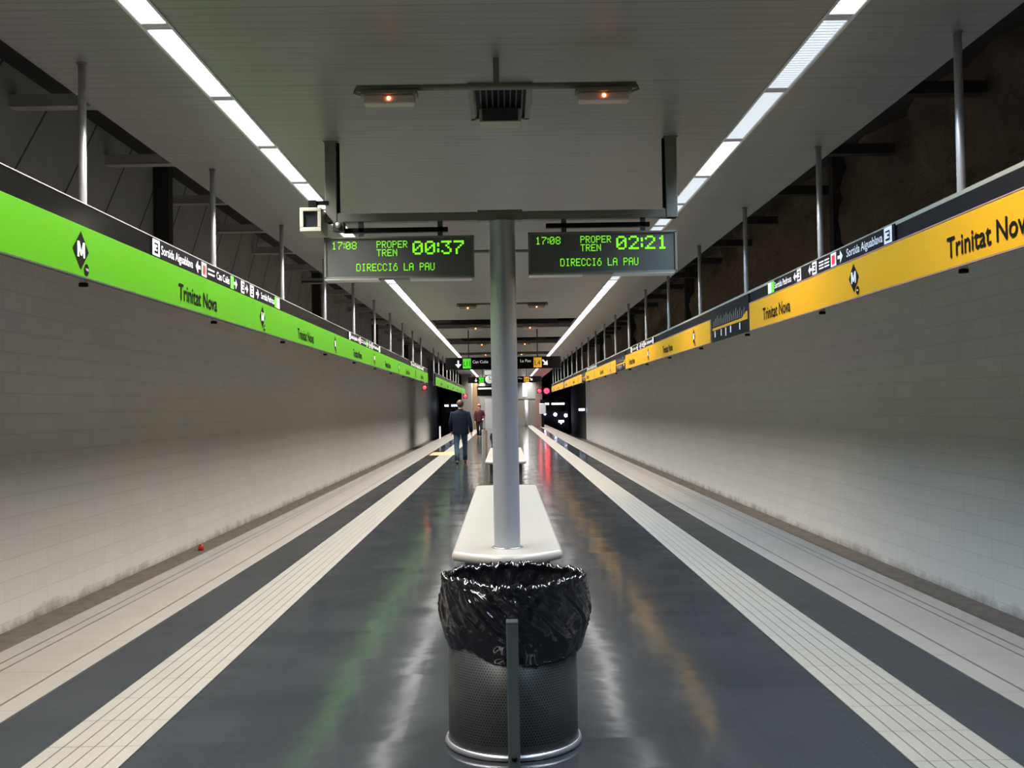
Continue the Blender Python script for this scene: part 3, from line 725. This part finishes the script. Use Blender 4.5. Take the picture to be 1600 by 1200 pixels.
r = thing('grey_partition', 'dark grey partition wall on the left at the platform end', 'wall', (-2.5, 66, 0)); MB().box(-.28, .35, 0, 6, 0, CEIL).build('panel', M['endwall'], r)
r = thing('lit_landing', 'brightly lit glazed landing above the far end wall on the right', 'landing', (1.6, 79, 0))
MB().box(-1.1, .95, 0, .3, 2.1, 3.35).build('panel', M['lift'], r); MB().box(-.20, .10, -.05, 0, 2.3, 3.3).build('light_tube', M['panelglow'], r, bevel=.02); MB().box(-1.15, 1.0, -.1, .3, 2.0, 2.12).build('ledge', M['darkmetal'], r); MB().box(-.85, -.6, -.06, 0, 2.45, 2.75).build('dark_panel', M['black'], r)
for x in (-.95, .85): MB().box(x-.06, x+.06, 0, .2, 0, 2.0).build('leg', M['steel'], r)
r = thing('pale_post', 'tall pale vertical post under the lit landing', 'post', (1.62, 77.5, 0)); MB().tube([(0, 0, 0), (0, 0, 2.0)], .12).build('shaft', M['white'], r)
r = thing('equipment_box', 'pale equipment cabinet on a dark pole by the right platform edge', 'cabinet', (2.72, 74, 0))
MB().box(-.24, .24, -.1, .1, .95, 1.72).build('cabinet', M['white'], r, bevel=.04); MB().box(-.10, .10, -.08, .08, 0, .95).build('pole', M['blackm'], r); MB().box(-.17, .17, -.06, .06, 1.75, 2.0).build('top_box', M['blackm'], r)
def signal(x, y, z, rad, m, label, hang):
    r = thing('signal_lamp', label, 'signal', (x, y, z), 0, 'red signal lamps')
    MB().box(-rad*1.3, rad*1.3, 0, .15, -rad*1.3, rad*1.3).build('housing', M['blackm'], r, bevel=.01)
    MB().ball((0, -.01, 0), rad, 16, 10, (1, .5, 1)).build('lens', m, r)
    MB().tube([(0, .08, rad), (0, .08, hang)] if hang < 2 else [(-rad, .08, 0), (-.33, .08, 0)], .015, 8).build('bracket', M['darkmetal'], r)
signal(2.52, 74, 2.62, .13, M['redglow'], 'left one of the two glowing red signals at the far right platform edge', 1.0)
signal(3.03, 74, 2.62, .20, M['redglow'], 'right and brighter one of the two glowing red signals at the far edge', 9)
signal(-2.415, 30.9, 2.155, .055, M['redglow2'], 'small red signal lamp under the end of the near green band', .178)
signal(-2.39, 62.0, 2.20, .10, M['redglow2'], 'small red signal lamp at the end of the farther green band', .135)
r = thing('marker_post', 'short white marker post on the left platform edge', 'post', (-3.24, 50.8, 0)); MB().box(-.04, .04, -.04, .04, 0, .62).build('post', M['glowwhite'], r, bevel=.01)  # post holds no lamp; its brightness is emission put into the white
r = thing('guide_post', 'slim tan post standing left of the distant bin', 'post', (-.58, 31, 0)); MB().box(-.035, .035, -.035, .035, 0, .85).build('post', M['tan'], r, bevel=.01)
r = thing('guide_post', 'slim grey post standing left of the tan post', 'post', (-.70, 31, 0)); MB().box(-.02, .02, -.02, .02, 0, .85).build('post', M['silver'], r, bevel=.008)
tag(MB().lathe([(0, 0), (.05, 0), (.055, .05), (.04, .12), (0, .13)], 16).build('red_lamp', M['red'], None, (-5.95, 20, PIT)), 'small red marker lamp at the foot of the left wall', 'marker')

# ------------------------------------------------------------------ trains and tunnel lamps far away
def train(x, y, label, lit):
    r = thing('metro_train', label, 'train', (x, y, PIT))
    hw = 1.32; out = [(-hw, .5), (-hw+.04, .35), (-hw, 3.0), (-hw+.12, 3.4), (-hw+.45, 3.7), (0, 3.8), (hw-.45, 3.7), (hw-.12, 3.4), (hw, 3.0), (hw-.04, .35)]
    out = [(-hw+.06, .35), (-hw, 1.0), (-hw, 3.0), (-hw+.12, 3.4), (-hw+.45, 3.65), (0, 3.75), (hw-.45, 3.65), (hw-.12, 3.4), (hw, 3.0), (hw, 1.0), (hw-.06, .35)]
    vs = []; fs = []; n = len(out)
    for (yy, sc) in ((0, .93), (.25, 1), (18, 1)):
        for (a, b) in out: vs.append((a*sc, yy, 2+(b-2)*sc))
    for i in range(2):
        for k in range(n): fs.append((i*n+k, i*n+(k+1) % n, (i+1)*n+(k+1) % n, (i+1)*n+k))
    fs += [tuple(range(n)), tuple(range(3*n-1, 2*n-1, -1))]
    MB().add(vs, fs).build('body', M['train'], r); MB().box(-1.0, 1.0, 1, 4, 0, .45).box(-1.0, 1.0, 13, 16, 0, .45).build('bogie', M['blackm'], r)
    wnd = MB().box(-1.05, 1.05, -.02, .02, 2.15, 3.2).build('windscreen', M['lens'], r, bevel=.05)
    g = MB()
    for k in range(9):
        if k in (2,): continue
        g.box(-.95+.21*k, -.80+.21*k, -.05, -.02, 2.78, 2.95)
    g.build('lit_cab_display', M['blueglow'], r)
    if lit:
        for (a, b, q) in ((-1.0, 1.95, .13), (0.0, 1.85, .15), (1.0, 1.75, .15)): MB().ball((a, -.02, b), q, 14, 8, (1, .4, 1)).build('headlight', M['headlight'], r)
        MB().box(.3, .8, -.05, -.0, 1.1, 1.3).box(.5, .6, -.05, 0, .95, 1.1).build('number_light', M['blueglow'], r)
train(4.75, 97, 'dark metro train with three headlights approaching on the right track', True)
train(-4.75, 97, 'dark metro train with a lit cab display on the left track', False)
def tunnel_lamp(x, y, z, wd, label):
    r = thing('tunnel_lamp', label, 'lamp', (x, y, z)); MB().box(-wd/2, wd/2, -.05, .0, -.09, .09).build('tube', M['blueglow'], r, bevel=.03); MB().box(-wd/2-.04, wd/2+.04, 0, .08, -.13, .13).build('housing', M['blackm'], r)
tunnel_lamp(5.95, 79.5, 1.2, .45, 'cold white tunnel lamp at the end of the right wall')
tunnel_lamp(-3.4, 90, 2.0, .75, 'cold white tunnel lamp right of the left train')
MB().tube([(0, .04, PIT-2.0), (0, .04, -.13)], .03).build('mast', M['blackm'], COL.objects['tunnel_lamp.001'])

# ------------------------------------------------------------------ people
def skin_body(chains, root_i=0):
    me = bpy.data.meshes.new('body'); vs = []; es = []; rad = []
    idx = {}
    for ch in chains:
        prev = None
        for (nm, p, r) in ch:
            if nm not in idx: idx[nm] = len(vs); vs.append(p); rad.append(r)
            i = idx[nm]
            if prev is not None: es.append((prev, i))
            prev = i
    me.from_pydata(vs, es, []); return me, rad
def make_person(name, label, loc, rz, P, mats, scale=1.0):
    r = thing(name, label, 'person', loc, rz); r.scale = (scale,)*3
    J = P
    chains = [[('pel', J['pel'], .12), ('wst', J['wst'], .12), ('chs', J['chs'], .14), ('nk', J['nk'], .052), ('jaw', J['jaw'], .068), ('hd', J['hd'], .088), ('top', J['top'], .062)],
              [('jaw', J['jaw'], .068), ('nose', J['nose'], .014)],
              [('hd', 0, 0), ('earL', J['earL'], .018)], [('hd', 0, 0), ('earR', J['earR'], .018)]]
    for s in 'LR':
        chains.append([('chs', 0, 0), ('sh'+s, J['sh'+s], .052), ('el'+s, J['el'+s], .040), ('wr'+s, J['wr'+s], .026), ('pm'+s, J['pm'+s], .032)])
        chains.append([('pel', 0, 0), ('hp'+s, J['hp'+s], .088), ('kn'+s, J['kn'+s], .055), ('an'+s, J['an'+s], .038), ('ft'+s, J['ft'+s], .032)])
        pm = Vector(J['pm'+s]); wr = Vector(J['wr'+s]); d = (pm-wr).normalized(); sd = Vector((0, 1, 0)); sd = (sd-d*sd.dot(d)).normalized(); inn = d.cross(sd)*(-1 if s == 'L' else 1)
        for k, (o, ln) in enumerate(((-.027, .058), (-.009, .070), (.009, .074), (.027, .066))):
            b = pm+sd*o+d*.012; chains.append([('pm'+s, 0, 0), ('f%d%s1' % (k, s), tuple(b+d*.02), .009), ('f%d%s2' % (k, s), tuple(b+d*ln*.6+inn*.010), .0085), ('f%d%s3' % (k, s), tuple(b+d*ln+inn*.028), .007)])
        chains.append([('pm'+s, 0, 0), ('t%s1' % s, tuple(pm+sd*.040-d*.01), .010), ('t%s2' % s, tuple(pm+sd*.058+d*.03+inn*.01), .008)])
    me, rad = skin_body(chains); o = bpy.data.objects.new('body', me); COL.objects.link(o); o.parent = r; me.materials.append(mats['skin'])
    sk = o.modifiers.new('skin', 'SKIN'); 
    if not me.skin_vertices: me.attributes.new('sk', 'FLOAT', 'POINT')
    bmx = bmesh.new(); bmx.from_mesh(me); lay = bmx.verts.layers.skin.verify()
    for i, v in enumerate(bmx.verts): v[lay].radius = (rad[i], rad[i]); v[lay].use_root = (i == 0)
    bmx.to_mesh(me); bmx.free()
    sk.use_smooth_shade = True
    sb = o.modifiers.new('sub', 'SUBSURF'); sb.levels = 1; sb.render_levels = 2
    # clothing
    V = Vector
    def lerp(a, b, t): return V(a)*(1-t)+V(b)*t
    hipc = V(J['pel']); c = V(J['chs'])
    jk = MB()
    jb = P['hem']
    tor = [(V((hipc.x, hipc.y, jb)), .195, .145), (V((hipc.x, hipc.y, jb+.02)), .200, .150), (lerp(hipc, c, .35), .185, .142), (lerp(hipc, c, .7), .205, .15), (c+V((0, 0, .04)), .215, .15), (c+V((0, 0, .11)), .19, .125), (c+V((0, 0, .155)), .11, .09), (V(J['nk'])+V((0, 0, .0)), .066, .066), (V(J['nk'])+V((0, 0, .03)), .064, .064)]
    n = 24; vs = []; fs = []
    for (q, a, b) in tor:
        for k in range(n): t = 2*PI*k/n; vs.append((q.x+a*P['w']*math.cos(t), q.y+b*math.sin(t), q.z))
    for i in range(len(tor)-1):
        for k in range(n): fs.append((i*n+k, i*n+(k+1) % n, (i+1)*n+(k+1) % n, (i+1)*n+k))
    jk.add(vs, fs, True)
    for s in 'LR':
        a, b, d = V(J['sh'+s]), V(J['el'+s]), V(J['wr'+s])
        jk.tube([a+V((0, 0, .015))+(c-a)*.25, a, lerp(a, b, .5), b, lerp(b, d, .5), d], [.06, .078, .070, .062, .056, .046], 14)
    jk.build('jacket', mats['top'], r)
    tr = MB()
    tr.tube([(hipc.x, hipc.y, hipc.z+.10), (hipc.x, hipc.y, hipc.z-.02), (hipc.x, hipc.y, hipc.z-.10)], [(.165, .125), (.175, .135), (.12, .10)], 20)
    for s in 'LR':
        a, b, d = V(J['hp'+s]), V(J['kn'+s]), V(J['an'+s])
        tr.tube([a+V((0, 0, .07)), a, lerp(a, b, .5), b, lerp(b, d, .5), d+V((0, 0, -.01))], [.088, .100, .085, .070, .066, .064], 14)
    tr.build('trousers', mats['legs'], r)
    for s in 'LR':
        an, ft = V(J['an'+s]), V(J['ft'+s]); d = (ft-an); d.z = 0; d.normalize()
        heel = V((an.x, an.y, ft.z))-d*.06; heel.z = max(ft.z, an.z-.06) if P.get('lift'+s) else ft.z
        MB().tube([heel-d*.01, heel+d*.03, lerp(heel, ft, .5), ft, ft+d*.08, ft+d*.105], [(.03, .025), (.044, .038), (.046, .042), (.036, .046), (.026, .038), (.01, .018)], 12).build('shoe', mats['shoe'], r)
    h = V(J['hd']); hr = MB(); fy = 1 if P['long'] else 1
    hr.ball((h.x, h.y-.018, h.z+.030), .108, 20, 12, (.90, 1.0, .98))
    if P['long']: hr.tube([(h.x, h.y-.05, h.z+.03), (h.x, h.y-.065, h.z-.10), (h.x, h.y-.07, h.z-.24)], [(.07, .09), (.05, .095), (.03, .07)], 14)
    if P['long']: hr.ball((h.x, h.y+.03, h.z+.075), .085, 16, 10, (1.05, .9, .5))
    hr.build('hair', mats['hair'], r)
    if P['long'] is False: MB().tube([(h.x, h.y-.03, h.z-.07), (h.x, h.y-.028, h.z-.01)], [(.05, .062), (.06, .08)], 14).build('nape_hair', mats['hair'], r)
    e = MB()
    for sx in (-.033, .033): e.ball((h.x+sx, h.y+.084, h.z+.005), .011)
    e.build('eye', M['ink'], r); MB().box(h.x-.024, h.x+.024, h.y+.078, h.y+.088, h.z-.055, h.z-.046).build('mouth', M['red'], r)
    return r
man = dict(pel=(0, 0, .92), wst=(0, .0, 1.06), chs=(0, .02, 1.30), nk=(0, .03, 1.47), jaw=(0, .05, 1.545), hd=(0, .05, 1.62), top=(0, .04, 1.685), nose=(0, .145, 1.59), earL=(-.095, .04, 1.60), earR=(.095, .04, 1.60),
  shL=(-.20, .02, 1.38), elL=(-.27, .04, 1.11), wrL=(-.27, .16, .89), pmL=(-.27, .19, .82), shR=(.20, .02, 1.38), elR=(.275, -.03, 1.11), wrR=(.30, .03, .87), pmR=(.30, .05, .80),
  hpL=(-.10, 0, .86), knL=(-.105, -.03, .49), anL=(-.08, -.22, .11), ftL=(-.075, -.12, .045), hpR=(.10, 0, .86), knR=(.105, .17, .49), anR=(.10, .22, .10), ftR=(.10, .32, .04), hem=.80, w=1.16, long=False)
make_person('person', 'person in dark navy jacket and jeans walking away on the left', (-1.24, 28.3, 0), math.radians(-3), man, dict(skin=M['skin'], top=M['navy'], legs=M['jeans'], shoe=M['shoe'], hair=M['hair']))
wom = dict(pel=(0, 0, .92), wst=(0, .0, 1.06), chs=(0, .02, 1.28), nk=(0, .03, 1.45), jaw=(0, .05, 1.525), hd=(0, .05, 1.60), top=(0, .04, 1.665), nose=(0, .145, 1.57), earL=(-.09, .04, 1.58), earR=(.09, .04, 1.58),
  shL=(-.17, .02, 1.37), elL=(-.26, -.02, 1.12), wrL=(-.20, .14, .98), pmL=(-.17, .19, .96), shR=(.17, .02, 1.37), elR=(.23, .0, 1.10), wrR=(.22, .08, .87), pmR=(.22, .10, .80),
  hpL=(-.09, 0, .86), knL=(-.085, .13, .49), anL=(-.05, .15, .10), ftL=(-.05, .25, .04), hpR=(.09, 0, .86), knR=(.08, .0, .48), anR=(.05, -.17, .12), ftR=(.05, -.08, .045), hem=.84, w=.92, long=True)
make_person('person', 'distant person in maroon top and black trousers walking towards the camera', (-1.30, 51.5, 0), PI+.1, wom, dict(skin=M['skin'], top=M['maroon'], legs=M['trousers'], shoe=M['shoe'], hair=M['auburn']), .97)
